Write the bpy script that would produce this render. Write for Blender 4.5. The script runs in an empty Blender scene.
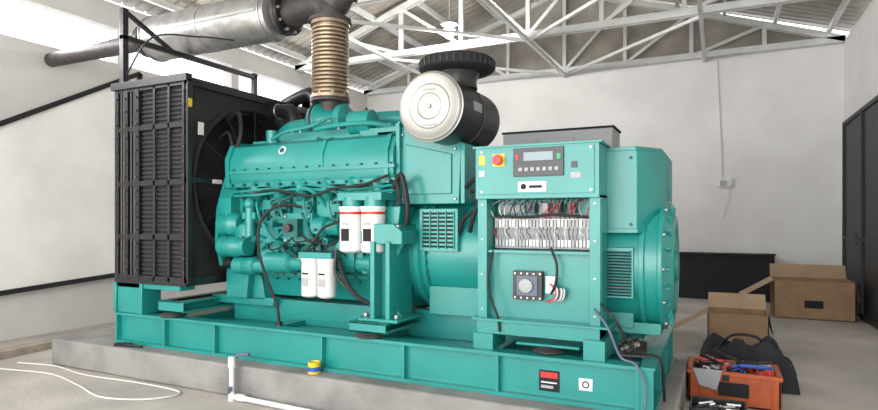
import bpy, bmesh, math, random
from mathutils import Vector, Matrix, noise
random.seed(7)
V=Vector
sc=bpy.context.scene
sc.view_settings.view_transform='Standard'
sc.view_settings.exposure=0.0

# ------------------------------------------------------------ materials
MATS={}
def mat(name,col,rough=0.5,metal=0.0,var=0.0,scale=4.0,bump=0.0,bscale=30.0,coat=0.0,emit=0.0,col2=None,detail=4):
    m=bpy.data.materials.new(name); m.use_nodes=True
    nt=m.node_tree; p=nt.nodes['Principled BSDF']
    p.inputs['Base Color'].default_value=(*col,1); p.inputs['Roughness'].default_value=rough
    p.inputs['Metallic'].default_value=metal
    if coat: p.inputs['Coat Weight'].default_value=coat; p.inputs['Coat Roughness'].default_value=0.2
    tc=nt.nodes.new('ShaderNodeTexCoord')
    if var>0 or col2:
        n=nt.nodes.new('ShaderNodeTexNoise'); n.inputs['Scale'].default_value=scale; n.inputs['Detail'].default_value=detail
        nt.links.new(tc.outputs['Object'],n.inputs['Vector'])
        r=nt.nodes.new('ShaderNodeValToRGB')
        c2=col2 if col2 else tuple(c*(1-var) for c in col)
        r.color_ramp.elements[0].position=0.35; r.color_ramp.elements[0].color=(*c2,1)
        r.color_ramp.elements[1].position=0.62; r.color_ramp.elements[1].color=(*col,1)
        nt.links.new(n.outputs['Fac'],r.inputs['Fac']); nt.links.new(r.outputs['Color'],p.inputs['Base Color'])
    if bump>0:
        n2=nt.nodes.new('ShaderNodeTexNoise'); n2.inputs['Scale'].default_value=bscale; n2.inputs['Detail'].default_value=3
        nt.links.new(tc.outputs['Object'],n2.inputs['Vector'])
        b=nt.nodes.new('ShaderNodeBump'); b.inputs['Strength'].default_value=bump; b.inputs['Distance'].default_value=0.02
        nt.links.new(n2.outputs['Fac'],b.inputs['Height']); nt.links.new(b.outputs['Normal'],p.inputs['Normal'])
    if emit: p.inputs['Emission Color'].default_value=(*col,1); p.inputs['Emission Strength'].default_value=emit
    MATS[name]=m; return m
mat('teal',(0.014,0.270,0.243),0.36,var=0.14,scale=3,coat=0.3)
mat('teal_dark',(0.008,0.13,0.117),0.5,var=0.3,scale=8)
mat('black',(0.012,0.012,0.014),0.38,coat=0.15)
mat('black_matte',(0.013,0.013,0.015),0.85)
mat('rubber',(0.012,0.012,0.012),0.6)
mat('fin',(0.024,0.021,0.021),0.6,var=0.3,scale=30)
mat('steel',(0.55,0.55,0.54),0.35,0.9,var=0.2,scale=6)
mat('galv',(0.50,0.50,0.49),0.42,0.7,var=0.3,scale=9,bump=0.15,bscale=12)
mat('iron',(0.09,0.08,0.08),0.55,0.5,var=0.35,scale=9)
mat('bronze',(0.40,0.31,0.22),0.38,0.65,var=0.25,scale=9)
mat('cream',(0.38,0.375,0.345),0.35,0.4,var=0.12)
mat('white',(0.72,0.72,0.71),0.4)
mat('red',(0.55,0.03,0.025),0.4)
mat('yellow',(0.70,0.50,0.03),0.45)
mat('blue',(0.03,0.10,0.40),0.4)
mat('green',(0.03,0.30,0.10),0.4)
mat('screen',(0.20,0.27,0.30),0.2)
mat('pvc',(0.72,0.72,0.72),0.4)
mat('greyplastic',(0.36,0.37,0.38),0.5)
mat('truss',(0.72,0.73,0.72),0.5,0.05,var=0.15,scale=3)
mat('roof',(0.40,0.365,0.32),0.7,0.0,col2=(0.25,0.23,0.205),scale=1.6,bump=0.3,bscale=3)
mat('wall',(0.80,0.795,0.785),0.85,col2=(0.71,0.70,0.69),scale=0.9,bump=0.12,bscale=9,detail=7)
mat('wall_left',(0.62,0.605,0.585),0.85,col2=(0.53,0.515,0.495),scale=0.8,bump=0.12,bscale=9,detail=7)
mat('board',(0.88,0.865,0.835),0.75,col2=(0.78,0.76,0.73),scale=1.2,bump=0.08,bscale=20,detail=7)
mat('floor',(0.52,0.48,0.435),0.8,col2=(0.385,0.36,0.33),scale=1.3,bump=0.25,bscale=25,detail=8)
mat('ground',(0.62,0.56,0.48),0.9,var=0.2,scale=1)
mat('plinth',(0.30,0.29,0.275),0.85,col2=(0.19,0.185,0.175),scale=2.5,bump=0.35,bscale=18,detail=8)
mat('cardboard',(0.36,0.23,0.13),0.85,var=0.2,scale=5)
mat('cardboard_in',(0.46,0.33,0.21),0.85,var=0.15,scale=5)
mat('orange',(0.50,0.10,0.025),0.5,var=0.25,scale=12)
mat('door_black',(0.010,0.011,0.016),0.5)
mat('wood',(0.42,0.36,0.29),0.8,var=0.3,scale=8)
mat('cabinet',(0.38,0.39,0.40),0.45)
mat('cable',(0.66,0.64,0.60),0.5)
mat('cable_grey',(0.10,0.13,0.18),0.5)
mat('lampglass',(1.0,0.97,0.95),0.3,emit=30)
mat('cloth',(0.022,0.024,0.03),0.85,var=0.4,scale=10,bump=0.5,bscale=14)

# ------------------------------------------------------------ builder
class B:
    def __init__(s): s.bm=bmesh.new(); s.mats=[]
    def mi(s,m):
        if m not in s.mats: s.mats.append(m)
        return s.mats.index(m)
    def face(s,vs,m):
        try:
            f=s.bm.faces.new(vs); f.material_index=s.mi(m); f.smooth=True; return f
        except ValueError: return None
    def quad(s,pts,m): return s.face([s.bm.verts.new(p) for p in pts],m)
    def box(s,x0,x1,y0,y1,z0,z1,m):
        s.prism([(y0,z0),(y1,z0),(y1,z1),(y0,z1)],'x',x0,x1,m)
    def prism(s,pts,axis,a0,a1,m):
        def P(p,a):
            if axis=='x': return (a,p[0],p[1])
            if axis=='y': return (p[0],a,p[1])
            return (p[0],p[1],a)
        lo=[s.bm.verts.new(P(p,a0)) for p in pts]; hi=[s.bm.verts.new(P(p,a1)) for p in pts]
        n=len(pts); s.face(lo[::-1],m); s.face(hi,m)
        for i in range(n): s.face([lo[i],lo[(i+1)%n],hi[(i+1)%n],hi[i]],m)
    def obox(s,c,size,rot,m):
        M=Matrix.Translation(c)@Matrix.Rotation(rot[2],4,'Z')@Matrix.Rotation(rot[1],4,'Y')@Matrix.Rotation(rot[0],4,'X')
        a,b,d=[q/2 for q in size]
        vs=[s.bm.verts.new(M@V(p)) for p in [(-a,-b,-d),(a,-b,-d),(a,b,-d),(-a,b,-d),(-a,-b,d),(a,-b,d),(a,b,d),(-a,b,d)]]
        for f in [(3,2,1,0),(4,5,6,7),(0,1,5,4),(1,2,6,5),(2,3,7,6),(3,0,4,7)]: s.face([vs[i] for i in f],m)
    def beam(s,p0,p1,w,h,m,up=V((0,0,1))):
        p0=V(p0);p1=V(p1); d=(p1-p0).normalized()
        if abs(d.dot(up))>0.98: up=V((0,1,0))
        sd=d.cross(up).normalized(); u=sd.cross(d).normalized()
        vs=[]
        for p in (p0,p1):
            for a,b in ((-1,-1),(1,-1),(1,1),(-1,1)): vs.append(s.bm.verts.new(p+sd*a*w/2+u*b*h/2))
        for f in [(3,2,1,0),(4,5,6,7),(0,1,5,4),(1,2,6,5),(2,3,7,6),(3,0,4,7)]: s.face([vs[i] for i in f],m)
    def lathe(s,p0,d,prof,m,seg=32,caps=True):
        p0=V(p0); d=V(d).normalized(); a=V((0,0,1)) if abs(d.z)<0.9 else V((0,1,0))
        u=d.cross(a).normalized(); w=d.cross(u).normalized(); rings=[]
        for t,r in prof:
            c=p0+d*t
            if r<1e-5: rings.append([s.bm.verts.new(c)])
            else: rings.append([s.bm.verts.new(c+(u*math.cos(2*math.pi*i/seg)+w*math.sin(2*math.pi*i/seg))*r) for i in range(seg)])
        for k in range(len(rings)-1):
            A,C=rings[k],rings[k+1]
            for i in range(seg):
                j=(i+1)%seg
                if len(A)==1 and len(C)==1: continue
                if len(A)==1: s.face([A[0],C[j],C[i]],m)
                elif len(C)==1: s.face([A[i],A[j],C[0]],m)
                else: s.face([A[i],A[j],C[j],C[i]],m)
        if caps:
            if len(rings[0])>1: s.face(rings[0][::-1],m)
            if len(rings[-1])>1: s.face(rings[-1],m)
    def cyl(s,p0,p1,r,m,r2=None,seg=24):
        p0=V(p0);p1=V(p1); L=(p1-p0).length
        s.lathe(p0,p1-p0,[(0,r),(L,r if r2 is None else r2)],m,seg)
    def ring(s,p0,d,R,r,m,seg=40,k=8):
        prof=[(r*math.sin(2*math.pi*i/k),R+r*math.cos(2*math.pi*i/k)) for i in range(k+1)]
        s.lathe(p0,d,prof,m,seg,caps=False)
    def tube(s,pts,r,m,seg=10,sub=8,smooth=True):
        pts=[V(p) for p in pts]
        if smooth and len(pts)>2:
            q=[2*pts[0]-pts[1]]+pts+[2*pts[-1]-pts[-2]]; out=[]
            for i in range(1,len(q)-2):
                a,b,c,d=q[i-1],q[i],q[i+1],q[i+2]
                for k in range(sub):
                    t=k/sub
                    out.append(0.5*((2*b)+(c-a)*t+(2*a-5*b+4*c-d)*t*t+(3*b-a-3*c+d)*t**3))
            out.append(pts[-1]); pts=out
        t0=(pts[1]-pts[0]).normalized(); a=V((0,0,1)) if abs(t0.z)<0.9 else V((1,0,0))
        u=t0.cross(a).normalized(); rings=[]
        for i,p in enumerate(pts):
            t=(pts[min(i+1,len(pts)-1)]-pts[max(i-1,0)]).normalized()
            u=(u-t*u.dot(t)).normalized(); w=t.cross(u)
            rings.append([s.bm.verts.new(p+(u*math.cos(2*math.pi*k/seg)+w*math.sin(2*math.pi*k/seg))*r) for k in range(seg)])
        for A,C in zip(rings,rings[1:]):
            for k in range(seg): s.face([A[k],A[(k+1)%seg],C[(k+1)%seg],C[k]],m)
        s.face(rings[0][::-1],m); s.face(rings[-1],m)
    def ball(s,c,r,m,sx=1,sy=1,sz=1,seg=20):
        n=10; c=V(c)
        prof=[(-r*math.cos(math.pi*i/n),r*math.sin(math.pi*i/n)) for i in range(n+1)]
        before=set(s.bm.verts)
        s.lathe((0,0,0),(0,0,1),prof,m,seg,caps=False)
        for v in s.bm.verts:
            if v not in before: v.co=V((v.co.x*sx,v.co.y*sy,v.co.z*sz))+c
    def bolts(s,pts,d,r,h,m):
        for p in pts: 
            p=V(p); s.cyl(p,p+V(d)*h,r,m,seg=6)
    def done(s,name,parent=None,bevel=0.006,ang=35):
        bmesh.ops.recalc_face_normals(s.bm,faces=s.bm.faces)
        me=bpy.data.meshes.new(name); s.bm.to_mesh(me); s.bm.free()
        for m in s.mats: me.materials.append(MATS[m])
        try: me.set_sharp_from_angle(angle=math.radians(ang))
        except Exception: pass
        ob=bpy.data.objects.new(name,me); sc.collection.objects.link(ob)
        if parent: ob.parent=parent
        if bevel:
            b=ob.modifiers.new('bevel','BEVEL'); b.width=bevel; b.segments=2; b.limit_method='ANGLE'; b.angle_limit=math.radians(50)
            b.use_clamp_overlap=True
        return ob
def empty(name,loc=(0,0,0)):
    e=bpy.data.objects.new(name,None); sc.collection.objects.link(e); return e

# ------------------------------------------------------------ room shell
XL,XR,YB,YF=-7.5,2.43,8.5,-7.0
ZE=4.65; XRG=-2.5; ZR=6.35
b=B(); b.box(XL-0.2,XR+0.2,YF,YB+0.2,-0.15,0,'floor'); b.done('floor',bevel=0)
b=B(); b.box(-20,16,-26,YF-0.002,-0.16,-0.01,'ground'); b.done('ground_outside_bounce',bevel=0)  # unseen pale ground, added to bounce sunlight up to the roof
b=B(); b.box(XL-0.2,XR+0.2,YB,YB+0.2,0,ZE,'wall'); b.done('wall_back',bevel=0)
b=B(); b.box(XR,XR+0.2,YF,YB,0,ZE,'wall'); b.done('wall_right',bevel=0)
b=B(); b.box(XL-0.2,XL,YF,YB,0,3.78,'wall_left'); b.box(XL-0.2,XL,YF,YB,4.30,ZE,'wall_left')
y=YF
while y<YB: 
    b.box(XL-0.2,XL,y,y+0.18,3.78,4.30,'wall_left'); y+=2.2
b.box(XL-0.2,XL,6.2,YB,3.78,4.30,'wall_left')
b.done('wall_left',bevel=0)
b=B(); b.prism([(XL-0.2,ZE),(XR+0.2,ZE),(XRG,ZR)],'y',YB+0.02,YB+0.1,'roof'); b.done('wall_gable',bevel=0)
# roof sheeting, corrugated ribs
b=B()
for (xa,za,xb,zb) in ((XL-0.3,ZE+0.02,XRG,ZR),(XR+0.3,ZE+0.02,XRG,ZR)):
    n=int((YB-YF+0.4)/0.2)
    for i in range(n):
        y0=YF-0.1+i*0.2
        prof=[(y0,0),(y0+0.14,0),(y0+0.155,0.035),(y0+0.185,0.035),(y0+0.2,0)]
        for (ya,ha),(yb,hb) in zip(prof,prof[1:]):
            b.quad([(xa,ya,za+0.12+ha),(xb,ya,zb+0.12+ha),(xb,yb,zb+0.12+hb),(xa,yb,za+0.12+hb)],'roof')
b.done('ceiling',bevel=0)
b=B()
for k in range(6):
    for (xe) in (XL,XR):
        t=(k+0.3)/6; x=xe+(XRG-xe)*t; z=ZE+0.02+(ZR-ZE)*t+0.06
        b.box(x-0.03,x+0.03,YF,YB,z-0.05,z+0.05,'truss')
b.done('trim_purlins',bevel=0)
def truss(y,idx):
    b=B()
    for d in (-0.045,0.045):
        b.beam((XL,y+d,ZE),(XR,y+d,ZE),0.035,0.11,'truss')
        b.beam((XL,y+d,ZE),(XRG,y+d,ZR),0.035,0.11,'truss'); b.beam((XR,y+d,ZE),(XRG,y+d,ZR),0.035,0.11,'truss')
    n=4
    for xe in (XL,XR):
        L=XRG-xe
        for k in range(1,n+1):
            x=xe+L*k/n; z=ZE+(ZR-ZE)*k/n
            if k<n or xe==XL: b.beam((x,y,ZE),(x,y,z),0.07,0.07,'truss')
            xp=xe+L*(k-1)/n; zp=ZE+(ZR-ZE)*(k-1)/n
            if k>1: b.beam((xp,y,zp),(x,y+(0.004 if xe==XL else -0.004),ZE),0.06,0.06,'truss')
    b.done('roof_truss',bevel=0)
for i,y in enumerate((-4.6,-2.0,0.6,3.2,5.8,8.40)): truss(y,i)
b=B()
for x in (-5.2,-2.5,0.2):
    b.box(x-0.03,x+0.03,YF,YB,ZE-0.12,ZE-0.06,'truss')
for y0,y1 in ((3.2,5.8),(5.8,8.4),(0.6,3.2)):
    b.beam((-5.2,y0,ZE-0.08),(-2.5,y1,ZE-0.08),0.05,0.05,'truss'); b.beam((0.2,y0,ZE-0.085),(-2.5,y1,ZE-0.085),0.05,0.05,'truss')
b.done('trim_bracing',bevel=0)

# lamp
b=B(); lx,ly,lz=-3.62,5.0,4.68
b.lathe((lx,ly,lz),(0,0,1),[(-0.13,0),(-0.12,0.06),(-0.06,0.10),(0,0.09),(0.06,0.04)],'lampglass',20)
b.cyl((lx,ly,lz+0.05),(lx,ly,lz+0.14),0.04,'black',seg=12); b.lathe((lx,ly,lz+0.08),(0,0,1),[(0,0.14),(0.05,0.05)],'greyplastic',20); b.cyl((lx,ly,lz+0.13),(lx,ly,6.0),0.008,'white',seg=6)
b.done('ceiling_light_bulb',bevel=0)
l=bpy.data.lights.new('bulb_light','POINT'); l.energy=160; l.shadow_soft_size=0.09; l.color=(1,0.97,0.93)
lo=bpy.data.objects.new('bulb_light',l); lo.location=(lx,ly,lz-0.22); sc.collection.objects.link(lo)

# board on left wall with black frame
b=B(); xw=XL+0.002
poly=[(-1.6,0.48),(2.1,0.72),(2.1,3.70),(-1.6,1.66)]
b.prism(poly,'x',xw,xw+0.06,'board')
for i in range(4):
    a=poly[i]; c=poly[(i+1)%4]; b.beam((xw+0.07,a[0],a[1]),(xw+0.07,c[0],c[1]),0.06,0.05,'black_matte',up=V((1,0,0)))
b.done('duct_cover_board',bevel=0)

# door right
b=B()
b.box(XR-0.05,XR-0.004,5.3,8.15,0.01,3.16,'door_black')
for yy in (5.33,6.72,8.12): b.box(XR-0.08,XR-0.05,yy-0.03,yy+0.03,0.01,3.16,'door_black')
for zz in (0.06,1.2,3.13): b.box(XR-0.08,XR-0.05,5.3,8.15,zz-0.03,zz+0.03,'door_black')
b.cyl((XR-0.12,6.85,1.1),(XR-0.12,6.85,1.3),0.015,'iron',seg=10)
b.done('door_1',bevel=0)

b=B(); b.box(0.42,0.66,YB-0.06,YB-0.001,2.12,2.30,'white'); b.box(0.46,0.58,YB-0.09,YB-0.06,2.14,2.24,'greyplastic')
b.tube([(0.5,YB-0.02,2.3),(0.47,YB-0.02,3.2),(0.43,YB-0.02,4.2),(0.4,YB-0.02,ZE)],0.012,'cable',6)
b.tube([(0.62,YB-0.03,2.14),(0.6,YB-0.03,1.9),(0.5,YB-0.03,1.5)],0.008,'cable',6)
b.done('junction_box')

b=B(); b.obox((0.55,8.28,0.44),(1.62,0.05,0.88),(math.radians(-14),0,0),'black_matte')
b.obox((0.55,8.25,0.86),(1.64,0.06,0.03),(math.radians(-14),0,0),'black'); b.done('leaning_panel')
def carton(name,x0,x1,y0,y1,z0,z1,flaps=True,label=True):
    b=B(); t=0.012
    b.box(x0,x1,y0,y1,z0,z0+t,'cardboard'); b.box(x0,x1,y0,y0+t,z0,z1,'cardboard'); b.box(x0,x1,y1-t,y1,z0,z1,'cardboard')
    b.box(x0,x0+t,y0,y1,z0,z1,'cardboard'); b.box(x1-t,x1,y0,y1,z0,z1,'cardboard')
    b.box(x0+t,x1-t,y0+t,y1-t,z0+t,z0+(z1-z0)*0.6,'cardboard_in')
    if flaps:
        h=(z1-z0)
        b.quad([(x0,y0,z1),(x0,y1,z1),(x0-0.8*h,y1,z1-0.5*h),(x0-0.8*h,y0,z1-0.5*h)],'cardboard_in')
        b.quad([(x0,y1,z1),(x1,y1,z1),(x1,y1+0.25*h,z1+0.35*h),(x0,y1+0.25*h,z1+0.35*h)],'cardboard_in')
        b.quad([(x1,y0,z1),(x1,y1,z1),(x1+0.1*h,y1,z1-0.5*h),(x1+0.1*h,y0,z1-0.5*h)],'cardboard_in')
    if label:
        xm=(x0+x1)/2; b.box(xm-0.12,xm+0.12,y0-0.002,y0,z0+(z1-z0)*0.3,z0+(z1-z0)*0.5,'black_matte')
    b.done(name,bevel=0)
carton('cardboard_box',1.20,2.24,6.4,7.1,0,0.57)
carton('cardboard_box.001',0.33,0.93,3.3,3.8,0,0.46,label=False)

# switchgear cabinet behind generator
b=B()
b.box(-2.35,-0.82,4.1,4.7,0.05,2.72,'cabinet'); b.box(-2.3,-0.87,4.15,4.65,0,0.05,'black')
for k in range(3):
    x0=-2.33+k*0.505; b.box(x0,x0+0.49,4.085,4.1,0.12,2.62,'cabinet'); b.box(x0+0.43,x0+0.45,4.06,4.085,1.3,1.45,'black')
b.box(-2.37,-0.80,4.08,4.72,2.72,2.745,'black_matte')
b.done('switchgear_cabinet')

# ------------------------------------------------------------ plinth
b=B(); b.box(-5.75,0.2,-0.17,1.95,0,0.27,'plinth'); b.done('concrete_plinth',bevel=0.02)

# ============================================================ GENERATOR
G=empty('diesel_generator')
# --- base frame
b=B(); z0,z1=0.27,0.57
for (ya,yb,yw) in ((0.0,0.13,0.055),(1.57,1.70,1.64)):
    b.box(-5.0,0.0,ya,yb,z1-0.025,z1,'teal'); b.box(-5.0,0.0,ya,yb,z0,z0+0.025,'teal'); b.box(-5.0,0.0,yw,yw+0.02,z0+0.02,z1-0.02,'teal')
    for x in (-4.985,-4.3,-3.65,-2.46,-1.7,-0.95,-0.02):
        b.box(x-0.012,x+0.012,ya+0.004,yb-0.004,z0+0.02,z1-0.02,'teal')
for x in (-0.1,-1.1,-2.1,-3.2,-4.3,-5.0):
    b.box(x,x+0.1,0.1,1.6,z0,z1-0.03,'teal')
b.box(-5.0,-0.0,0.13,1.57,0.475,0.49,'teal')
b.box(-0.012,0.0,0.0,1.7,z0,z1,'teal'); b.box(0,0.09,0.0,1.7,z1-0.02,z1,'teal'); b.box(0,0.09,0,1.7,z0,z0+0.02,'teal')
for y in (0.005,0.55,1.1,1.68): b.box(0,0.08,y,y+0.015,z0+0.02,z1-0.02,'teal')
# labels
b.box(-0.66,-0.52,0.048,0.055,0.33,0.47,'black_matte'); b.box(-0.65,-0.53,0.045,0.048,0.42,0.46,'red'); b.box(-0.645,-0.535,0.045,0.048,0.385,0.395,'white'); b.box(-0.645,-0.56,0.045,0.048,0.35,0.37,'greyplastic')
b.box(-0.39,-0.30,0.048,0.055,0.365,0.445,'white'); b.lathe((-0.345,0.048,0.405),(0,-1,0),[(0,0.024),(0.003,0.024),(0.003,0.016),(0,0.016)],'black_matte',16,caps=False)
b.done('base_frame',G)

# --- cross beams and feet
b=B()
def ibeam_y(x0,x1,y0,y1,za,zb):
    b.box(x0,x1,y0,y1,zb-0.02,zb,'teal'); b.box(x0,x1,y0,y1,za,za+0.02,'teal'); xm=(x0+x1)/2; b.box(xm-0.07,xm+0.07,y0+0.02,y1,za,zb,'teal')
    b.box(x0,x1,y0,y0+0.015,za,zb,'teal')
ibeam_y(-4.42,-4.08,0.04,1.6,0.61,0.72)
ibeam_y(-2.20,-1.86,0.02,1.6,0.605,0.69)
for x in (-4.25,-2.03): 
    b.lathe((x,0.07,0.572),(0,0,1),[(0,0.11),(0.012,0.13),(0.03,0.10),(0.038,0)],'iron',28)
b.lathe((-0.62,0.16,0.572),(0,0,1),[(0,0.10),(0.012,0.12),(0.03,0.09),(0.045,0.04)],'iron',28)
b.box(-0.85,-0.40,0.12,0.34,0.61,0.63,'teal')
b.prism([(-2.10,0.69),(-1.80,0.69),(-1.87,0.78),(-1.87,1.18),(-1.81,1.30),(-1.79,1.42),(-2.12,1.42),(-2.10,1.30),(-2.03,1.18),(-2.03,0.78)],'y',0.20,0.24,'teal')
b.box(-2.04,-2.00,0.08,0.45,0.69,1.32,'teal'); b.box(-1.90,-1.86,0.08,0.45,0.69,1.32,'teal')
b.prism([(-2.14,1.30),(-1.76,1.30),(-1.76,1.40),(-1.84,1.46),(-2.06,1.46),(-2.14,1.40)],'y',0.10,0.5,'teal'); b.box(-2.14,-1.78,0.06,0.5,0.69,0.715,'teal')
b.prism([(-2.0,1.3),(-1.9,1.3),(-1.86,1.60),(-2.04,1.60)],'y',0.25,0.5,'teal')
b.bolts([(-2.09,0.14,1.42),(-1.82,0.14,1.42),(-2.10,0.12,0.715),(-1.82,0.12,0.715)],(0,0,1),0.022,0.035,'steel')
b.prism([(-4.0,0.72),(-3.5,0.72),(-3.55,0.95),(-3.8,1.05)],'y',0.5,0.6,'teal')
b.box(-4.2,-3.4,0.5,0.62,0.66,0.74,'teal'); b.box(-4.0,-0.2,0.6,0.72,0.49,0.72,'teal'); b.box(-4.0,-0.2,1.05,1.17,0.49,0.72,'teal')
b.done('engine_mounts',G)

# --- radiator
b=B()
RX0,RX1,RY0,RY1,RZ0,RZ1=-5.0,-4.0,0.0,1.8,0.90,2.80
b.box(RX0+0.02,-4.70,RY0+0.04,RY1-0.04,RZ0+0.05,RZ1-0.05,'fin')
for yy in (RY0,RY1-0.06):
    for x in (-5.0,-4.86,-4.70,-4.05): b.box(x,x+0.055,yy,yy+0.06,RZ0,RZ1,'black')
    for z in (RZ0,1.30,1.82,2.36,RZ1-0.05): b.box(-5.0,-4.0,yy+0.005,yy+0.055,z,z+0.05,'black')
    for k in range(44):
        z=RZ0+0.06+k*0.0425; b.box(-4.645,-4.05,yy+0.035,yy+0.048,z,z+0.022,'fin')
    for k in range(14):
        z=RZ0+0.1+k*0.13; b.bolts([(-4.97,yy,z),(-4.835,yy,z),(-4.675,yy,z),(-4.02,yy,z)],(0,-1,0),0.013,0.012,'iron')
b.box(-4.645,-4.05,RY0+0.05,RY0+0.07,RZ0,RZ1,'black_matte'); b.box(-4.645,-4.05,RY1-0.07,RY1-0.05,RZ0,RZ1,'black_matte')
b.box(-4.945,-4.86,RY0+0.03,RY0+0.05,RZ0,RZ1,'fin'); b.box(-4.80,-4.70,RY0+0.03,RY0+0.05,RZ0,RZ1,'fin')
for x in (-4.92,-4.885,-4.775,-4.73): b.cyl((x,RY0+0.02,RZ0),(x,RY0+0.02,RZ1),0.012,'black',seg=10)
for x in (-4.45,-4.25): b.box(x,x+0.03,RY0+0.005,RY0+0.02,RZ0,RZ1,'black')
b.box(RX0,RX1,RY0,RY1,RZ1,RZ1+0.03,'black'); b.box(RX0,RX1,RY0,RY1,RZ0-0.03,RZ0,'black')
b.box(-5.03,-3.97,-0.02,0.05,RZ1-0.02,RZ1+0.05,'black')
b.prism([(0.15,RZ1+0.03),(1.65,RZ1+0.03),(1.6,RZ1+0.13),(0.2,RZ1+0.13)],'x',-4.92,-4.5,'black')
b.cyl((-4.7,0.5,RZ1+0.13),(-4.7,0.5,RZ1+0.17),0.05,'black')
cy,cz,R=0.9,1.86,0.80
seg=64; xo=-4.02
def sq(a):
    c,s_=math.cos(a),math.sin(a); hw=0.88; hh=0.93
    k=min(hw/abs(c) if abs(c)>1e-6 else 9,hh/abs(s_) if abs(s_)>1e-6 else 9); return (cy+c*k,cz+s_*k)
O=[];I=[];I2=[]
for i in range(seg):
    a=2*math.pi*(i+0.5)/seg; p=sq(a); O.append(b.bm.verts.new((xo,p[0],p[1])))
    I.append(b.bm.verts.new((xo,cy+math.cos(a)*R,cz+math.sin(a)*R))); I2.append(b.bm.verts.new((xo-0.25,cy+math.cos(a)*R,cz+math.sin(a)*R)))
for i in range(seg):
    j=(i+1)%seg; b.face([O[i],O[j],I[j],I[i]],'fin'); b.face([I[i],I[j],I2[j],I2[i]],'black_matte')
b.ring((xo+0.01,cy,cz),(1,0,0),R,0.022,'black_matte')
for yy in (RY0,RY1-0.05): b.box(-4.02,-3.97,yy,yy+0.05,RZ0,RZ1,'black')
for zz in (RZ0,RZ1-0.05,1.84): b.box(-4.02,-3.985,RY0,RY1,zz,zz+0.05,'black')
for r in [0.1+0.028*k for k in range(25)]: b.ring((xo+0.01,cy,cz),(1,0,0),r,0.003,'fin',48,4)
for k in range(12):
    a=k*math.pi/6; b.cyl((xo+0.01,cy,cz),(xo+0.01,cy+R*math.cos(a),cz+R*math.sin(a)),0.005,'fin',seg=6)
b.box(-3.984,-3.98,0.30,0.42,1.845,1.885,'white'); b.box(-4.0,-3.984,0.14,0.20,2.30,2.42,'white')
b.box(-3.97,-3.965,0.005,0.045,2.54,2.62,'yellow')
b.done('radiator',G,bevel=0.004)
b=B(); b.cyl((-4.35,cy,cz),(-4.1,cy,cz),0.13,'black')
for k in range(8):
    a=k*math.pi/4; c,s_=math.cos(a),math.sin(a); t=V((0,-s_,c)); rr=V((0,c,s_)); ce=V((-4.25,cy,cz))
    pts=[]
    for q,w in ((0.12,0.08),(0.45,0.12),(0.74,0.11)):
        pts.append((ce+rr*q-t*w+V((-0.05,0,0)),ce+rr*q+t*w+V((0.05,0,0))))
    for (A,C),(A2,C2) in zip(pts,pts[1:]): b.quad([A,C,C2,A2],'black_matte')
b.done('radiator_fan',G,bevel=0)
b=B()
for yy in (0.02,1.5): 
    b.box(-5.0,-4.62,yy,yy+0.18,0.57,0.87,'teal'); b.box(-5.0,-4.1,yy,yy+0.18,0.82,0.87,'teal')
b.box(-4.64,-4.60,0.0,0.22,0.57,0.87,'teal'); b.box(-5.02,-4.98,0.0,0.22,0.57,0.87,'teal')
b.done('radiator_feet',G)
b=B()
b.tube([(-4.2,1.15,2.66),(-3.85,1.15,2.68),(-3.68,1.12,2.62),(-3.62,1.1,2.3)],0.075,'black',14)
b.tube([(-4.1,1.5,2.83),(-3.8,1.45,2.90),(-3.6,1.4,2.86),(-3.52,1.35,2.5)],0.075,'black',14)
b.tube([(-4.05,0.55,2.5),(-3.85,0.5,2.55),(-3.76,0.45,2.35),(-3.8,0.42,2.15)],0.02,'rubber',8)
b.tube([(-4.05,0.45,2.3),(-3.9,0.42,2.35),(-3.82,0.4,2.2),(-3.8,0.45,1.9)],0.016,'rubber',8)
b.tube([(-4.1,0.5,1.1),(-3.95,0.4,1.05),(-3.8,0.4,1.1)],0.05,'black',12)
b.ring((-3.63,1.1,2.42),(0,0,1),0.078,0.008,'steel'); b.ring((-3.9,1.15,2.68),(1,0,0),0.078,0.008,'steel')
b.done('coolant_hoses',G,bevel=0)

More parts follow.
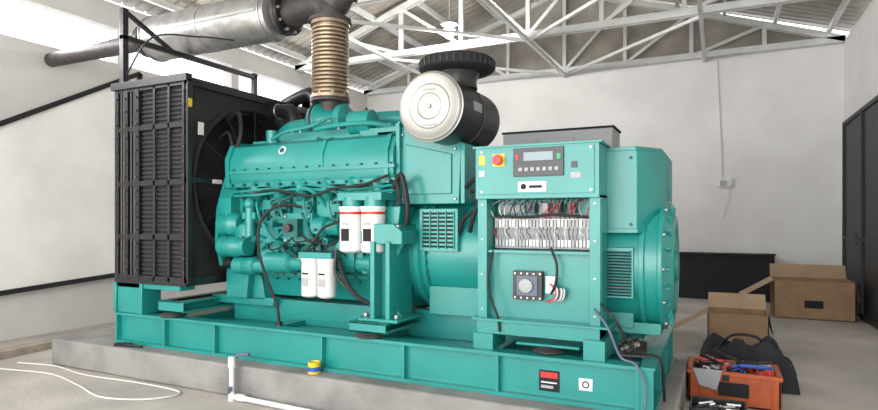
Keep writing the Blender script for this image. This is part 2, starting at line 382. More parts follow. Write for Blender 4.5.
# --- engine
b=B()
b.prism([(0.62,0.76),(1.08,0.76),(1.16,0.98),(0.54,0.98)],'x',-3.55,-2.05,'teal')
b.box(-3.70,-1.98,0.52,1.18,0.98,1.40,'teal')
b.prism([(0.50,1.36),(1.20,1.36),(1.28,1.82),(0.46,1.82)],'x',-3.72,-1.98,'teal')
b.box(-3.74,-1.97,0.49,1.21,0.97,1.0,'teal'); b.box(-3.74,-1.97,0.47,1.23,1.38,1.42,'teal')
for k in range(7):
    x=-3.66+k*0.27; b.box(x,x+0.03,0.47,0.52,1.0,1.38,'teal')
for k in range(13):
    x=-3.66+k*0.135; b.bolts([(x,0.49,0.985),(x+0.05,0.47,1.40)],(0,-1,0),0.013,0.014,'teal_dark')
    b.bolts([(x,0.55,0.93)],(0,-1,0),0.011,0.02,'teal_dark')
for k in range(6):
    x=-3.50+k*0.27; b.lathe((x,0.52,1.19),(0,-1,0),[(0,0.10),(0.03,0.10),(0.035,0.085),(0.045,0.085),(0.045,0)],'teal',24)
    b.bolts([(x+0.085*math.cos(a),0.487,1.19+0.085*math.sin(a)) for a in (0.8,2.4,3.9,5.5)],(0,-1,0),0.012,0.012,'teal_dark')
    b.box(x-0.115,x+0.115,0.40,0.60,1.46,1.70,'teal'); b.box(x-0.095,x+0.095,0.375,0.45,1.50,1.66,'teal')
    b.bolts([(x-0.08,0.375,1.52),(x+0.08,0.375,1.52),(x-0.08,0.375,1.64),(x+0.08,0.375,1.64)],(0,-1,0),0.014,0.015,'teal_dark')
    b.tube([(x+0.02,0.42,1.86),(x+0.02,0.36,1.79),(x+0.02,0.37,1.72),(x+0.02,0.46,1.68)],0.055,'teal',12)
    b.lathe((x+0.02,0.385,1.71),(0,-0.6,-0.8),[(0,0.07),(0.015,0.07)],'teal',16)
    b.box(x-0.12,x+0.12,0.7,1.1,1.8,2.02,'teal')
# intake manifold / aftercooler housing
b.prism([(0.36,1.84),(0.34,1.90),(0.34,2.06),(0.40,2.19),(0.50,2.23),(0.92,2.23),(0.98,2.12),(0.98,1.82)],'x',-3.80,-1.98,'teal')
b.box(-3.83,-1.96,0.32,0.50,1.925,1.955,'teal'); b.prism([(0.33,1.80),(0.32,2.07),(0.385,2.21),(0.50,2.245),(0.95,2.245),(1.0,2.1),(1.0,1.8)],'x',-3.84,-3.79,'teal')
b.prism([(0.33,1.80),(0.32,2.07),(0.385,2.21),(0.50,2.245),(0.95,2.245),(1.0,2.1),(1.0,1.8)],'x',-2.06,-2.02,'teal')
b.prism([(0.335,1.95),(0.328,2.07),(0.39,2.20),(0.50,2.24),(0.50,1.95)],'x',-2.72,-2.69,'teal')
b.box(-3.82,-1.96,0.33,0.55,1.80,1.84,'teal')
for k in range(13): 
    x=-3.74+k*0.145; b.bolts([(x,0.33,1.955)],(0,0,1),0.012,0.018,'teal_dark'); b.bolts([(x,0.33,1.82)],(0,-1,0),0.014,0.03,'teal_dark')
b.bolts([(-3.84,0.42,z) for z in (1.86,1.98,2.1)]+[(-3.84,0.6,2.18),(-3.84,0.8,2.18)],(-1,0,0),0.014,0.02,'teal_dark')
for k in range(4):
    x=-3.55+k*0.48; b.box(x-0.15,x+0.15,0.55,0.9,2.22,2.26,'teal')
# circle emblem
b.lathe((-3.18,0.378,2.13),(0,-0.91,0.41),[(-0.002,0.042),(0.006,0.042)],'white',24); b.lathe((-3.18,0.372,2.132),(0,-0.91,0.41),[(0,0.026),(0.006,0.026)],'teal_dark',20)
# front gear case
b.prism([(0.45,1.0),(0.40,1.3),(0.42,1.75),(0.52,2.0),(1.15,2.0),(1.28,1.7),(1.28,1.2),(1.15,1.0)],'x',-3.90,-3.70,'teal')
b.lathe((-3.90,0.85,1.86),(-1,0,0),[(0,0.16),(0.05,0.16),(0.06,0.10),(0.18,0.10)],'teal',28)
b.lathe((-3.90,0.52,1.62),(-1,0,0),[(0,0.12),(0.1,0.12)],'teal',24)
b.prism([(0.30,1.42),(0.30,1.70),(0.38,1.80),(0.5,1.80),(0.5,1.42)],'x',-3.90,-3.74,'teal')
# belt guard plate closing the front end of the engine
b.prism([(0.34,1.05),(0.28,1.3),(0.30,1.60),(0.40,1.90),(0.52,1.98),(0.6,1.98),(0.6,1.05)],'x',-3.93,-3.89,'teal')
b.bolts([(-3.93,0.36,1.15),(-3.93,0.33,1.4),(-3.93,0.38,1.7)],(-1,0,0),0.015,0.02,'steel')
b.lathe((-3.90,0.36,1.45),(1,0,0),[(0,0.09),(0.02,0.12),(0.08,0.12),(0.09,0.105),(0.12,0.105),(0.13,0.12),(0.18,0.12),(0.24,0.08)],'teal',24)
b.lathe((-3.86,0.30,1.24),(1,0,0),[(0,0.07),(0.02,0.10),(0.10,0.10),(0.11,0.088),(0.13,0.088),(0.14,0.10),(0.22,0.10),(0.25,0.085),(0.34,0.085)],'teal',24)
b.lathe((-3.72,0.34,1.06),(1,0,0),[(0,0.05),(0.02,0.085),(0.12,0.085),(0.13,0.075),(0.15,0.085),(0.26,0.085),(0.28,0.06),(0.4,0.06)],'teal',20)
b.lathe((-3.60,0.46,1.36),(0,-1,0),[(0,0.12),(0.10,0.12),(0.13,0.09),(0.16,0.09),(0.18,0.04)],'teal',24)
b.cyl((-3.5,0.3,1.34),(-3.5,0.3,1.62),0.045,'teal',seg=14); b.ball((-3.5,0.3,1.64),0.06,'teal')
b.box(-3.58,-3.42,0.28,0.45,1.50,1.56,'teal')
b.lathe((-3.35,0.36,1.10),(1,0,0),[(0,0.07),(0.03,0.10),(0.30,0.10),(0.33,0.07),(0.45,0.07),(0.45,0)],'teal',24)
b.box(-3.42,-3.2,0.34,0.5,1.2,1.42,'teal')
b.prism([(-3.92,0.74),(-3.66,0.74),(-3.62,1.05),(-3.92,1.05)],'y',0.42,0.7,'teal')
# fuel pump & injection gear
b.box(-3.10,-2.78,0.30,0.5,1.28,1.55,'teal'); b.lathe((-2.78,0.37,1.42),(1,0,0),[(0,0.10),(0.12,0.10),(0.14,0.07),(0.26,0.07),(0.28,0.04)],'teal',24)
b.box(-3.04,-2.88,0.22,0.32,1.34,1.50,'teal_dark'); b.cyl((-2.96,0.22,1.42),(-2.96,0.17,1.42),0.035,'iron')
b.box(-2.52,-2.34,0.30,0.5,1.10,1.32,'teal')
b.bolts([(-3.07,0.30,1.31),(-2.81,0.30,1.31),(-3.07,0.30,1.52),(-2.81,0.30,1.52)],(0,-1,0),0.013,0.02,'steel')
# oil cooler
b.lathe((-2.95,0.40,1.12),(1,0,0),[(0,0.06),(0.02,0.10),(0.06,0.10),(0.06,0.085),(0.72,0.085),(0.72,0.10),(0.76,0.10),(0.79,0.05)],'teal',24)
for x in (-2.8,-2.55,-2.35): b.ring((x,0.40,1.12),(1,0,0),0.088,0.008,'teal_dark')
b.box(-2.36,-1.98,0.32,0.50,1.60,1.74,'teal')
b.box(-2.80,-2.46,0.14,0.5,1.165,1.215,'teal')
for k in range(2): b.cyl((-2.28+0.21*k,0.2,1.60),(-2.28+0.21*k,0.2,1.68),0.088,'teal'); 
b.box(-2.38,-1.96,0.12,0.5,1.65,1.71,'teal')
# thin pipes
for z,y in ((1.78,0.31),(1.74,0.30),(1.44,0.36),(1.36,0.34)):
    pts=[(-3.7+i*0.35,y+0.03*math.sin(i*2.1+z*9),z+0.03*math.cos(i*1.7+z*5)) for i in range(6)]
    b.tube(pts,0.013,'teal',8)
for k in range(6):
    x=-3.42+k*0.27; b.tube([(x,0.36,1.70),(x+0.03,0.27,1.64),(x+0.06,0.28,1.5),(x+0.05,0.36,1.42)],0.011,'teal',8)
for k in range(26):
    x=random.uniform(-3.6,-2.2); z=random.uniform(1.02,1.68); yy=random.uniform(0.26,0.40)
    b.cyl((x,0.5,z),(x,yy,z),random.uniform(0.02,0.045),random.choice(['teal','teal','teal_dark']),seg=12)
    b.cyl((x,yy,z),(x,yy-0.02,z),0.014,random.choice(['iron','teal_dark','teal']),seg=6)
for k in range(12):
    x=random.uniform(-3.6,-2.3); z=random.uniform(1.05,1.7)
    b.tube([(x,0.42,z),(x+0.1,0.3,z+random.uniform(-.1,.1)),(x+0.25,0.28,z+random.uniform(-.2,.1)),(x+0.35,0.42,z+random.uniform(-.2,.1))],0.018,random.choice(['teal','teal_dark']),8)
for k in range(14):
    x=random.uniform(-3.5,-2.3); z=random.uniform(1.05,1.62); b.box(x,x+random.uniform(.06,.14),random.uniform(.33,.38),0.5,z,z+random.uniform(.04,.1),'teal')
# top of engine
b.tube([(-3.75,0.95,2.2),(-3.6,0.95,2.40),(-3.3,0.95,2.44),(-2.5,0.95,2.44),(-2.1,0.9,2.40),(-1.95,0.85,2.25)],0.09,'teal',16)
b.box(-3.45,-2.15,0.62,0.85,2.25,2.33,'teal')
b.lathe((-3.18,0.8,2.45),(1,0,0),[(0,0.07),(0.02,0.13),(0.08,0.18),(0.14,0.18),(0.2,0.12),(0.3,0.10),(0.36,0.15),(0.42,0.15),(0.46,0.06)],'teal',28)
b.ring((-3.07,0.8,2.45),(1,0,0),0.185,0.012,'iron')
b.lathe((-2.60,0.62,2.37),(1,0,0),[(0,0.05),(0.03,0.11),(0.25,0.11),(0.28,0.05)],'teal',24)
b.cyl((-2.52,0.7,2.25),(-2.52,0.7,2.44),0.07,'teal'); b.box(-2.45,-2.0,0.55,0.95,2.22,2.30,'teal')
b.tube([(-2.9,0.5,2.32),(-2.6,0.46,2.34),(-2.3,0.5,2.34),(-2.1,0.6,2.30)],0.022,'teal',8)
b.tube([(-3.4,0.48,2.26),(-3.2,0.46,2.32),(-2.95,0.50,2.36),(-2.8,0.6,2.45)],0.018,'teal',8)
b.cyl((-3.5,0.6,2.22),(-3.5,0.6,2.36),0.06,'teal')
for x in (-3.3,-2.75,-2.2): b.bolts([(x,0.66,2.33),(x+.1,0.66,2.33)],(0,0,1),0.015,0.025,'steel')
# flywheel housing
b.lathe((-2.0,0.85,1.22),(1,0,0),[(0,0.42),(0.02,0.5),(0.06,0.5),(0.07,0.46),(0.18,0.46),(0.2,0.5),(0.24,0.5),(0.26,0.47)],'teal',48)
b.done('engine_block',G,bevel=0.005)
b=B()
b.lathe((-2.99,0.85,2.50),(0,0,1),[(0,0.12),(0.1,0.11),(0.14,0.11),(0.14,0.19),(0.17,0.19),(0.17,0.12)],'iron',28)
b.done('exhaust_outlet',G)
# filters
b=B()
def spin(x,y,zb,zt,r,band):
    b.lathe((x,y,zb),(0,0,1),[(0,r*0.5),(0.008,r*0.85),(0.02,r),(zt-zb-0.03,r),(zt-zb-0.02,r*1.06),(zt-zb,r*1.06)],'white',28)
    if band:
        b.lathe((x,y,zt-0.065),(0,0,1),[(0,r*1.01),(0.022,r*1.01)],'red',28)
        b.box(x-0.035,x+0.035,y-r*1.03,y-r*0.9,zb+0.10,zb+0.20,'black_matte'); b.box(x-0.03,x+0.03,y-r*1.04,y-r*0.9,zb+0.23,zb+0.25,'greyplastic')
    else: b.box(x-0.03,x+0.03,y-r*1.02,y-r*0.90,zb+0.10,zb+0.17,'greyplastic'); b.box(x-0.03,x+0.03,y-r*1.02,y-r*0.9,zb+0.20,zb+0.215,'black_matte')
spin(-2.28,0.18,1.22,1.60,0.098,True); spin(-2.07,0.18,1.22,1.60,0.098,True)
spin(-2.70,0.18,0.83,1.165,0.078,False); spin(-2.53,0.18,0.83,1.165,0.078,False)
b.done('oil_filters',G,bevel=0)
b=B()
b.tube([(-2.85,0.28,1.60),(-3.05,0.2,1.62),(-3.22,0.14,1.48),(-3.22,0.12,1.20),(-3.12,0.12,0.95),(-3.04,0.14,0.75),(-3.02,0.15,0.60)],0.013,'rubber',8)
b.cyl((-3.02,0.15,0.49),(-3.02,0.15,0.60),0.03,'black')
b.tube([(-3.6,0.3,1.70),(-3.2,0.26,1.76),(-2.8,0.28,1.70),(-2.5,0.24,1.76),(-2.2,0.22,1.78),(-2.0,0.3,1.86)],0.012,'rubber',8)
b.tube([(-2.42,0.2,1.15),(-2.3,0.12,1.0),(-2.2,0.12,0.88),(-2.05,0.15,0.8)],0.018,'rubber',8)
b.tube([(-2.45,0.2,1.25),(-2.42,0.15,1.05),(-2.3,0.12,0.95),(-2.2,0.13,0.9)],0.012,'iron',8)
b.tube([(-2.85,0.24,1.36),(-2.7,0.2,1.3),(-2.6,0.22,1.42),(-2.4,0.22,1.5),(-2.35,0.24,1.62)],0.012,'rubber',8)
b.tube([(-1.95,0.3,1.75),(-1.85,0.25,1.85),(-1.8,0.26,1.6),(-1.82,0.28,1.45)],0.022,'rubber',8)
b.tube([(-2.0,0.34,1.80),(-1.9,0.27,1.78),(-1.88,0.27,1.6),(-1.92,0.28,1.45)],0.018,'rubber',8)
b.tube([(-1.35,0.40,1.75),(-1.22,0.3,1.8),(-1.2,0.3,1.6),(-1.35,0.36,1.5),(-1.42,0.4,1.35)],0.018,'rubber',8)
b.tube([(-1.3,0.40,1.72),(-1.18,0.28,1.7),(-1.25,0.3,1.5),(-1.3,0.36,1.4)],0.018,'rubber',8)
for k in range(9):
    x=random.uniform(-3.5,-2.4); z=random.uniform(1.15,1.7)
    b.tube([(x,0.3,z),(x+0.08,0.24,z-0.08),(x+0.2,0.25,z+random.uniform(-.15,.05)),(x+0.3,0.34,z+random.uniform(-.1,.1))],0.008,'rubber',6)
b.done('engine_hoses',G,bevel=0)

# --- air filter canister
b=B(); ax,az=-1.51,2.345
b.lathe((ax,0.08,az),(0,1,0),[(0.0,0.235),(0.02,0.262),(0.05,0.262),(0.05,0.255),(0.84,0.255),(0.86,0.20),(0.87,0)],'black',56)
b.lathe((ax,0.085,az),(0,-1,0),[(-0.02,0.262),(0.006,0.258),(0.018,0.245),(0.012,0.236),(0.008,0.17),(0.016,0.165),(0.016,0.10),(0.010,0.095),(0.012,0.0)],'cream',56)
b.ring((ax,0.10,az),(0,1,0),0.262,0.008,'steel',56); b.ring((ax,0.55,az),(0,1,0),0.258,0.007,'iron',56)
b.lathe((ax,0.075,az),(0,-1,0),[(0,0.016),(0.02,0.016),(0.022,0)],'steel',16)
b.box(ax-0.06,ax+0.06,0.062,0.07,az-0.15,az-0.135,'greyplastic'); b.box(ax-0.05,ax+0.05,0.062,0.07,az+0.12,az+0.13,'greyplastic')
b.obox((ax+0.252,0.42,az+0.03),(0.012,0.16,0.07),(0,0,0),'greyplastic')
b.lathe((-1.5,0.56,2.56),(0,0,1),[(0,0.17),(0.06,0.16),(0.11,0.18),(0.14,0.19)],'black',32)
b.lathe((-1.5,0.56,2.69),(0,0,1),[(0,0.21),(0.015,0.29),(0.03,0.31),(0.10,0.31),(0.115,0.29),(0.12,0.20),(0.14,0.18),(0.145,0.0)],'black_matte',48)
for k in range(36):
    a=k*math.pi/18; b.obox((-1.5+0.307*math.cos(a),0.56+0.307*math.sin(a),2.755),(0.02,0.012,0.06),(0,0,a),'black')
b.done('air_filter',G,bevel=0.003)
b=B()
b.prism([(-1.96,1.62),(-1.42,1.62),(-1.40,2.12),(-1.62,2.14),(-1.96,2.28)],'y',0.42,0.47,'teal')
b.prism([(-1.96,1.62),(-1.42,1.62),(-1.40,2.10),(-1.96,2.10)],'y',0.47,0.95,'teal')
b.box(-1.40,-1.36,0.40,0.95,1.62,2.10,'teal')
b.prism([(-1.90,1.70),(-1.48,1.70),(-1.48,2.02),(-1.90,2.12)],'y',0.405,0.42,'teal')
b.box(-1.98,-1.94,0.38,0.5,1.60,2.30,'teal')
b.tube([(-1.9,0.75,2.3),(-1.75,0.8,2.35),(-1.6,0.85,2.35)],0.10,'black',14)
b.bolts([(-1.93,0.42,1.66),(-1.45,0.42,1.66),(-1.45,0.42,2.06),(-1.93,0.42,2.2)],(0,-1,0),0.014,0.015,'steel')
b.done('air_filter_bracket',G)

# --- alternator
b=B(); c=(0.85,1.22)
b.lathe((-1.76,c[0],c[1]),(1,0,0),[(0,0.47),(0.03,0.49),(0.06,0.49),(0.07,0.46),(0.60,0.46),(0.62,0.49),(0.66,0.49)],'teal',48)
b.lathe((-1.1,c[0],c[1]),(1,0,0),[(0,0.44),(0.6,0.44)],'teal',48)
b.box(-1.74,-1.40,0.35,0.6,1.24,1.58,'teal')
for k in range(9):
    z=1.27+k*0.033; b.box(-1.71,-1.43,0.343,0.352,z,z+0.016,'black_matte')
for k in range(5):
    x=-1.71+k*0.07; b.box(x-0.005,x+0.005,0.338,0.352,1.26,1.56,'teal')
b.bolts([(-1.715,0.85+0.475*math.cos(a),1.22+0.475*math.sin(a)) for a in [math.pi+0.15*k for k in range(-8,9)]],(1,0,0),0.014,0.03,'teal_dark')
b.box(-1.7,-1.2,0.45,0.6,0.72,0.95,'teal'); b.box(-0.9,-0.1,0.5,0.65,0.72,0.95,'teal'); b.box(-0.9,-0.1,1.05,1.2,0.72,0.95,'teal')
# terminal box with chamfered corner
b.prism([(-0.95,0.36),(-0.06,0.36),(0.10,0.60),(0.10,1.3),(-0.95,1.3)],'z',1.40,1.97,'teal')
b.prism([(-0.95,0.38),(-0.07,0.38),(0.08,0.61),(0.08,1.28),(-0.95,1.28)],'z',1.97,2.0,'teal')
b.prism([(-0.95,0.345),(-0.055,0.345),(0.11,0.59),(0.11,1.3),(-0.95,1.3)],'z',1.40,1.43,'teal')
b.bolts([(-0.28,0.36,1.46),(-0.10,0.36,1.46),(-0.28,0.36,1.92),(-0.10,0.36,1.92)],(0,-1,0),0.012,0.01,'teal_dark')
# round drive-end housing
cc=(0.80,1.16)
b.lathe((-0.55,cc[0],cc[1]),(1,0,0),[(0,0.45),(0.50,0.45),(0.50,0.475),(0.535,0.475),(0.535,0.455),(0.62,0.455),(0.62,0.475),(0.65,0.475),(0.66,0.45),(0.70,0.36),(0.715,0.34),(0.715,0.30),(0.70,0.28),(0.70,0.12),(0.73,0.11),(0.73,0)],'teal',64)
b.prism([(-0.30,0.95),(-0.08,0.95),(-0.08,1.30),(-0.30,1.30)],'y',0.335,0.5,'teal')
for k in range(15):
    z=0.965+k*0.021
    b.box(-0.285,-0.095,0.328,0.337,z,z+0.010,'black_matte')
    b.box(-0.29,-0.09,0.322,0.337,z+0.011,z+0.018,'teal')
for k in range(20):
    a=k*math.pi/10; b.obox((0.135,cc[0]+0.40*math.cos(a),cc[1]+0.40*math.sin(a)),(0.03,0.08,0.012),(a,0,0),'teal')
b.bolts([(0.10,cc[0]+0.463*math.cos(k*math.pi/6),cc[1]+0.463*math.sin(k*math.pi/6)) for k in range(12)],(1,0,0),0.014,0.02,'steel')
b.box(-0.4,0.08,0.52,1.08,0.68,0.76,'teal')
b.done('alternator',G)

# --- control panel
P=empty('control_panel'); P.parent=G
b=B()
for x0 in (-1.13,-0.33):
    b.box(x0,x0+0.07,0.10,0.36,0.57,1.66,'teal')
b.box(-1.07,-0.32,0.33,0.36,0.62,1.66,'teal')
b.box(-1.07,-0.32,0.18,0.34,0.78,1.27,'teal')
b.box(-1.07,-0.32,0.12,0.34,1.255,1.275,'teal')
b.box(-1.13,-0.26,0.08,0.34,0.68,0.78,'teal'); b.box(-1.15,-1.0,0.06,0.34,0.57,0.68,'teal'); b.box(-0.36,-0.22,0.04,0.34,0.57,0.70,'teal')
b.box(-1.16,-0.2,0.05,0.40,0.775,0.79,'teal')
b.box(-1.13,-0.26,0.06,0.40,1.64,2.01,'teal'); b.box(-1.15,-0.24,0.05,0.41,2.0,2.015,'teal')
b.box(-1.10,-0.29,0.052,0.06,1.67,1.985,'teal')
b.box(-0.262,-0.255,0.12,0.34,0.85,1.6,'teal')
b.box(-1.135,-1.13,0.15,0.3,1.0,1.05,'greyplastic')
b.bolts([(-1.095,0.10,z) for z in (0.85,1.1,1.35,1.6)]+[(-0.295,0.10,z) for z in (0.85,1.1,1.35,1.6)],(0,-1,0),0.008,0.006,'steel')
b.box(-0.995,-0.905,0.045,0.053,1.865,1.955,'yellow'); b.lathe((-0.95,0.045,1.91),(0,-1,0),[(0,0.022),(0.02,0.022),(0.022,0.036),(0.035,0.036),(0.04,0.03),(0.04,0)],'red',24)
b.box(-0.84,-0.49,0.036,0.053,1.79,1.985,'black'); b.box(-0.765,-0.56,0.032,0.037,1.895,1.955,'screen')
for k in range(7): b.box(-0.80+k*0.042,-0.775+k*0.042,0.030,0.037,1.825,1.85,'greyplastic')
b.box(-0.535,-0.505,0.030,0.037,1.9,1.94,'green'); b.box(-0.82,-0.80,0.030,0.037,1.9,1.94,'red')
b.box(-0.81,-0.61,0.049,0.053,1.685,1.755,'white'); b.lathe((-0.77,0.049,1.72),(0,-1,0),[(0,0.02),(0.003,0.02)],'black_matte',20); b.box(-0.73,-0.64,0.046,0.05,1.71,1.728,'black_matte')
b.box(-1.10,-1.06,0.049,0.053,1.80,1.84,'white'); b.box(-1.10,-1.055,0.049,0.053,1.88,1.95,'yellow')
b.box(-0.44,-0.40,0.045,0.053,1.84,1.88,'black'); b.box(-0.445,-0.375,0.049,0.053,1.77,1.81,'greyplastic')
for x in (-1.08,-0.31):
    for z in (1.69,1.97): b.cyl((x,0.053,z),(x,0.045,z),0.01,'steel',seg=10)
b.done('housing',P)
b=B()
b.box(-1.05,-0.34,0.30,0.33,1.28,1.64,'teal')
b.box(-1.05,-0.34,0.24,0.27,1.285,1.37,'greyplastic'); b.box(-1.05,-0.34,0.24,0.27,1.43,1.50,'white'); b.box(-1.05,-0.34,0.27,0.30,1.28,1.52,'greyplastic')
for k in range(27):
    x=-1.035+k*0.0255
    for z in (1.30,1.44): b.box(x,x+0.019,0.215,0.245,z,z+0.05,random.choice(['white','greyplastic','greyplastic','cream','white']))
    b.tube([(x+.01,0.22,1.35),(x+0.012,0.195,1.38),(x+random.uniform(-.02,.02),0.2,1.41),(x+.01,0.22,1.445)],0.004,random.choice(['greyplastic','white','cable_grey','rubber','white','red','white','cream']),5,4)
for k in range(4): 
    x=-0.80+k*0.095; b.box(x,x+0.06,0.22,0.30,1.54,1.61,random.choice(['black','greyplastic','black']))
b.box(-1.03,-0.83,0.27,0.3,1.54,1.60,'greyplastic')
for k in range(22):
    x=-1.04+k*0.032; b.tube([(x,0.24,1.50),(x+random.uniform(-.02,.02),0.19,1.53),(x+random.uniform(-.03,.05),0.21,1.59),(x+0.02,0.28,1.64)],0.005,random.choice(['rubber','cable_grey','white','greyplastic','rubber','red']),5,4)
b.tube([(-1.04,0.2,1.52),(-0.8,0.18,1.51),(-0.6,0.18,1.525),(-0.36,0.2,1.51)],0.011,'rubber',6)
b.box(-0.87,-0.66,0.12,0.18,0.93,1.13,'black'); b.box(-0.84,-0.69,0.11,0.12,0.96,1.10,'cable_grey'); b.lathe((-0.77,0.11,1.03),(0,-1,0),[(0,0.05),(0.02,0.05),(0.025,0.035)],'greyplastic',20)
for k in range(5): b.bolts([(-0.85+0.045*k,0.12,1.115),(-0.85+0.045*k,0.12,0.945)],(0,-1,0),0.009,0.015,'steel')
b.box(-0.64,-0.57,0.14,0.18,0.98,1.10,'white')
for k in range(8):
    x=-0.62+0.008*k; b.tube([(x,0.15,1.05-0.01*k),(x+0.06,0.11,1.02),(x+0.05,0.12,0.95),(x-0.02,0.15,0.92)],0.006,['red','white','cable_grey','rubber','greyplastic','white','rubber','white'][k],6,4)
b.tube([(-0.6,0.13,1.30),(-0.55,0.10,1.18),(-0.56,0.10,1.05),(-0.6,0.14,0.98)],0.010,'rubber',6)
b.tube([(-1.02,0.13,1.28),(-1.04,0.07,1.05),(-1.0,0.06,0.9),(-0.96,0.06,0.8),(-0.95,0.07,0.70)],0.010,'rubber',6)
b.done('wiring',P,bevel=0.002)
b=B()
b.tube([(-0.3,0.10,0.9),(-0.2,0.02,0.8),(-0.12,0.02,0.62),(-0.02,-0.02,0.585),(0.04,-0.05,0.45),(0.03,-0.06,0.29)],0.008,'cable_grey',6)
b.tube([(-0.28,0.12,0.95),(-0.16,0.05,0.85),(-0.05,0.15,0.64),(0.1,0.2,0.59),(0.12,0.25,0.4),(0.12,0.3,0.29)],0.009,'rubber',6)
b.obox((-0.10,0.5,0.578),(0.18,0.5,0.012),(0,0,0.1),'iron')
for k in range(14):
    a=random.uniform(-1,1); x=-0.12+random.uniform(-.07,.07); y=0.5+random.uniform(-.18,.18); L=random.uniform(.06,.14)
    b.cyl((x-L*math.sin(a)*.5,y-L*.6,0.597),(x+L*math.sin(a)*.5,y+L*.6,0.602),0.012,random.choice(['steel','black','iron','wood']),seg=8)
b.done('power_cables',G,bevel=0)
b=B()
for yy in (0.03,1.83): b.box(-4.93,-4.87,yy-0.03,yy+0.03,2.83,3.60 if yy<1 else 3.36,'black')
b.box(-4.93,-4.87,0.0,1.86,3.285,3.335,'black') 
b.beam((-4.9,0.03,3.58),(-4.9,0.62,3.31),0.04,0.04,'black')
b.tube([(-4.9,0.03,2.9),(-4.5,0.03,3.25),(-4.2,0.3,3.3),(-3.9,0.5,3.28)],0.010,'black',6)
b.done('exhaust_support_frame',G)

# ============================================================ exhaust
S=empty('exhaust_silencer')
b=B()
sx0,sx1,sy,sz=-5.50,-3.62,0.85,3.60
b.lathe((sx0,sy,sz),(1,0,0),[(0,0.16),(0.02,0.235),(0.06,0.25),(0.9,0.25),(0.9,0.256),(0.93,0.256),(0.93,0.25),(1.8,0.25),(1.85,0.235),(1.88,0.15)],'galv',48)
for x in (sx0+0.05,sx1-0.08): b.ring((x,sy,sz),(1,0,0),0.25,0.012,'steel',48)
b.box(sx0+0.1,sx1-0.1,sy-0.26,sy-0.245,sz-0.02,sz+0.01,'steel')
b.done('silencer_body',S,bevel=0)
b=B()
b.lathe((sx0,sy,sz),(-1,0,0),[(-0.02,0.13),(0.08,0.13),(0.08,0.19),(0.11,0.19),(0.11,0.12),(0.2,0.10),(1.99,0.09)],'iron',28)
b.lathe((sx0-0.11,sy,sz),(-1,0,0),[(0,0.19),(0.03,0.19)],'black',28)
b.lathe((sx1,sy,sz),(1,0,0),[(-0.02,0.14),(0.05,0.14),(0.05,0.22),(0.085,0.22)],'iron',28); b.lathe((sx1+0.09,sy,sz),(1,0,0),[(0,0.22),(0.035,0.22),(0.035,0.15)],'black',28)
b.bolts([(sx1+0.125,sy+0.19*math.cos(k*math.pi/5),sz+0.19*math.sin(k*math.pi/5)) for k in range(10)],(1,0,0),0.016,0.03,'steel')
b.tube([(sx1+0.1,sy,sz),(sx1+0.3,sy,sz+0.02),(-3.12,sy,sz+0.02),(-3.0,sy,sz-0.04),(-2.99,sy,sz-0.15)],0.15,'iron',20)
b.lathe((-2.99,sy,3.42),(0,0,1),[(0,0.15),(0,0.21),(0.03,0.21),(0.03,0.15)],'iron',28)
b.lathe((-2.97,sy,3.60),(0.6,0,0.8),[(0,0.17),(0.14,0.17),(0.14,0.2),(0.17,0.2),(0.17,0)],'iron',28)
b.done('connecting_pipes',S,bevel=0.003)
b=B(); prof=[(0,0.19),(0.03,0.19),(0.03,0.155)]
n=17
for k in range(n):
    z=0.045+k*0.0385; prof+=[(z,0.15),(z+0.008,0.178),(z+0.022,0.182),(z+0.030,0.178),(z+0.036,0.15)]
prof+=[(0.71,0.155),(0.71,0.19),(0.745,0.19)]
b.lathe((-2.99,0.85,2.675),(0,0,1),prof,'bronze',40)
b.bolts([(-2.99+0.165*math.cos(k*math.pi/4),0.85+0.165*math.sin(k*math.pi/4),2.68) for k in range(8)],(0,0,1),0.014,0.05,'steel')
b.done('flexible_bellows',S,bevel=0)

# ============================================================ floor items
b=B(); b.cyl((-3.18,-0.24,0.03),(-3.18,-0.24,0.33),0.021,'pvc',seg=16); b.cyl((-3.18,-0.24,0.27),(-3.18,-0.24,0.36),0.030,'pvc',seg=16)
b.cyl((-3.18,-0.24,0.0),(-3.18,-0.24,0.06),0.028,'pvc',seg=16); b.tube([(-3.18,-0.24,0.034),(-2.5,-0.26,0.03),(-1.6,-0.3,0.03),(-1.0,-0.4,0.03)],0.021,'pvc',12)
b.cyl((-3.12,-0.24,0.034),(-3.04,-0.24,0.034),0.03,'pvc',seg=16); b.tube([(-3.18,-0.24,0.33),(-3.14,-0.2,0.37),(-3.04,-0.19,0.38)],0.016,'cable_grey',10); b.cyl((-3.21,-0.24,0.05),(-3.16,-0.28,0.11),0.018,'cable_grey',seg=10)
b.done('pvc_water_pipe',bevel=0)
b=B(); b.tube([(-7.2,-0.6,0.012),(-6.6,-0.55,0.012),(-5.98,-0.52,0.012),(-5.35,-0.42,0.012),(-4.7,-0.55,0.012),(-4.2,-0.68,0.012),(-3.8,-0.55,0.012),(-3.72,-0.30,0.012),(-4.3,-0.26,0.012),(-5.0,-0.30,0.012),(-5.6,-0.22,0.012),(-6.1,-0.3,0.012)],0.008,'cable',8)
b.done('floor_cable',bevel=0)
b=B(); b.lathe((-2.46,-0.08,0.27),(0,0,1),[(0,0.05),(0.02,0.052),(0.09,0.05),(0.092,0.044),(0.08,0.04)],'yellow',24); b.lathe((-2.46,-0.08,0.29),(0,0,1),[(0,0.053),(0.035,0.053)],'blue',24)
b.done('paint_can',bevel=0)
b=B(); b.obox((-4.75,-0.09,0.285),(0.16,0.06,0.03),(0,0,0.3),'black_matte'); b.cyl((-4.7,-0.1,0.284),(-4.5,-0.07,0.284),0.014,'black',seg=8); b.done('grinder_tool')
b=B(); b.obox((-6.6,0.15,0.04),(0.2,2.2,0.08),(0,0,0.12),'wood'); b.done('timber_plank')
b=B()
b.box(0.26,0.62,0.55,0.85,0.0,0.02,'black'); 
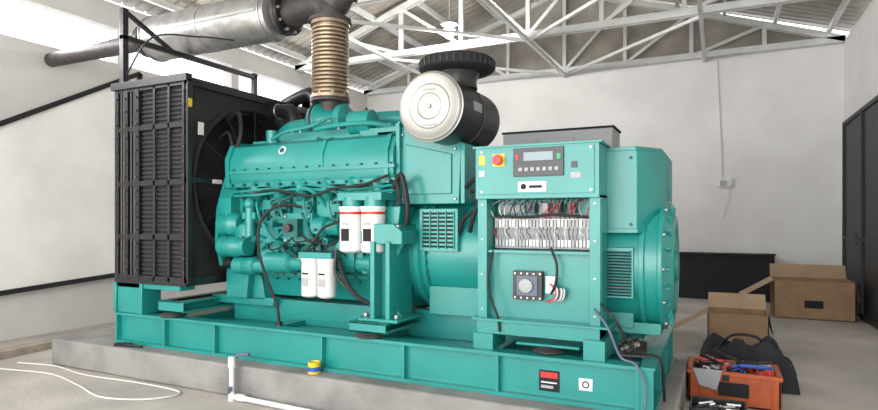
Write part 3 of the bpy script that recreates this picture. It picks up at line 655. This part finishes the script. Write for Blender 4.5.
for (x0,x1,y0,y1) in ((0.26,0.62,0.55,0.565),(0.26,0.62,0.835,0.85),(0.26,0.275,0.55,0.85),(0.605,0.62,0.55,0.85)): b.box(x0,x1,y0,y1,0,0.2,'black')
b.box(0.28,0.6,0.57,0.83,0.02,0.12,'iron')
for k in range(14):
    x=random.uniform(.32,.56); y=random.uniform(.6,.8); b.cyl((x-.05,y,0.14+(k%3)*.02),(x+.05,y+random.uniform(-.06,.06),0.18),0.012,random.choice(['steel','iron','black','steel']),seg=8)
b.done('tool_tray')
# orange tool box
b=B(); X0,X1,Y0,Y1=0.22,0.88,1.38,1.83
b.box(X0,X1,Y0,Y1,0,0.02,'orange')
for (x0,x1,y0,y1) in ((X0,X1,Y0,Y0+.02),(X0,X1,Y1-.02,Y1),(X0,X0+.02,Y0,Y1),(X1-.02,X1,Y0,Y1)): b.box(x0,x1,y0,y1,0,0.26,'orange')
b.box(X0-.012,X1+.012,Y0-.012,Y0+.03,0.235,0.27,'orange'); b.box(X0-.012,X1+.012,Y1-.03,Y1+.012,0.235,0.27,'orange'); b.box(X0-.012,X0+.03,Y0,Y1,0.235,0.27,'orange'); b.box(X1-.03,X1+.012,Y0,Y1,0.235,0.27,'orange')
for k in range(4): x=X0+0.08+k*0.17; b.box(x,x+0.015,Y0-.01,Y0,0,0.24,'orange')
b.box(X0+0.22,X1-0.22,Y0-0.014,Y0,0.08,0.19,'black_matte'); b.box(X0+.25,X0+.3,Y0-.02,Y0,0.2,0.25,'black')
b.box(X0+.02,X1-.02,Y0+.02,Y1-.02,0.02,0.20,'black_matte')
for k in range(34):
    x=random.uniform(X0+.1,X1-.1); y=random.uniform(Y0+.06,Y1-.08); a=random.uniform(0,3.1); zz=random.uniform(.22,.32)
    b.cyl((x-.1*math.cos(a),y-.05*math.sin(a),zz),(x+.1*math.cos(a),y+.05*math.sin(a),zz+random.uniform(-.03,.05)),random.uniform(.008,.018),random.choice(['steel','black','red','blue','iron','steel','black','white']),seg=10)
for k in range(8):
    x=random.uniform(X0+.1,X1-.1); y=random.uniform(Y0+.08,Y1-.1); b.obox((x,y,.26),(.12,.06,.05),(random.uniform(-.4,.4),random.uniform(-.4,.4),random.uniform(0,3)),random.choice(['black','iron','red','greyplastic','black']))
# grey cloth hanging over the front edge
b.prism([(X0+.03,0.285),(X0+.25,0.285),(X0+.21,0.12),(X0+.08,0.15)],'y',Y0-.03,Y0-.018,'greyplastic')
b.done('toolbox')
# black work bag behind
b=B(); n=26
vs={}
for i in range(n+1):
    for j in range(n+1):
        u=i/n*2-1; v=j/n*2-1; rr=max(abs(u),abs(v)); e=(1-rr**4)
        h=0.42*max(0,e)**0.6*(0.75+0.6*noise.noise(V((u*2.2,v*2.2,1.3))))+0.05*noise.noise(V((u*7,v*7,0)))*e
        vs[i,j]=b.bm.verts.new((0.66+u*0.40+0.03*noise.noise(V((v*3,0,5))),2.25+v*0.30,max(0.003,h)))
for i in range(n):
    for j in range(n): b.face([vs[i,j],vs[i+1,j],vs[i+1,j+1],vs[i,j+1]],'cloth')
b.tube([(0.45,2.2,0.30),(0.55,2.1,0.44),(0.75,2.1,0.44),(0.85,2.2,0.30)],0.014,'black',8)
b.done('work_bag',bevel=0)

# ============================================================ light & camera
w=bpy.data.worlds.new('World'); sc.world=w; w.use_nodes=True
bg=w.node_tree.nodes['Background']; bg.inputs[0].default_value=(0.94,0.97,1.0,1); bg.inputs[1].default_value=2.8
def area(name,loc,rot,sx,sy,e,col=(1,1,1)):
    l=bpy.data.lights.new(name,'AREA'); l.shape='RECTANGLE'; l.size=sx; l.size_y=sy; l.energy=e; l.color=col
    o=bpy.data.objects.new(name,l); o.location=loc; o.rotation_euler=rot; sc.collection.objects.link(o); return o
area('front_fill_light',(-2.5,-6.6,2.3),(math.radians(90),0,0),8,3.8,430,(1,0.98,0.96))  # unseen fill light added behind the camera to brighten the room
area('left_vent_daylight',(XL+0.05,1,4.04),(0,math.radians(-90),0),0.45,9,220)
sl=bpy.data.lights.new('sun','SUN'); sl.energy=6; sl.angle=0.02; sl.color=(1,0.96,0.9)
so=bpy.data.objects.new('sun',sl); so.rotation_euler=(math.radians(32),0,math.radians(8)); sc.collection.objects.link(so)
cam=bpy.data.cameras.new('camera'); co=bpy.data.objects.new('camera',cam); sc.collection.objects.link(co)
cam.sensor_width=36; cam.lens=579/878*36; cam.shift_y=15/878
co.location=(0.445,-3.804,1.49); co.rotation_euler=(math.radians(90),0,math.radians(25.8))
sc.camera=co
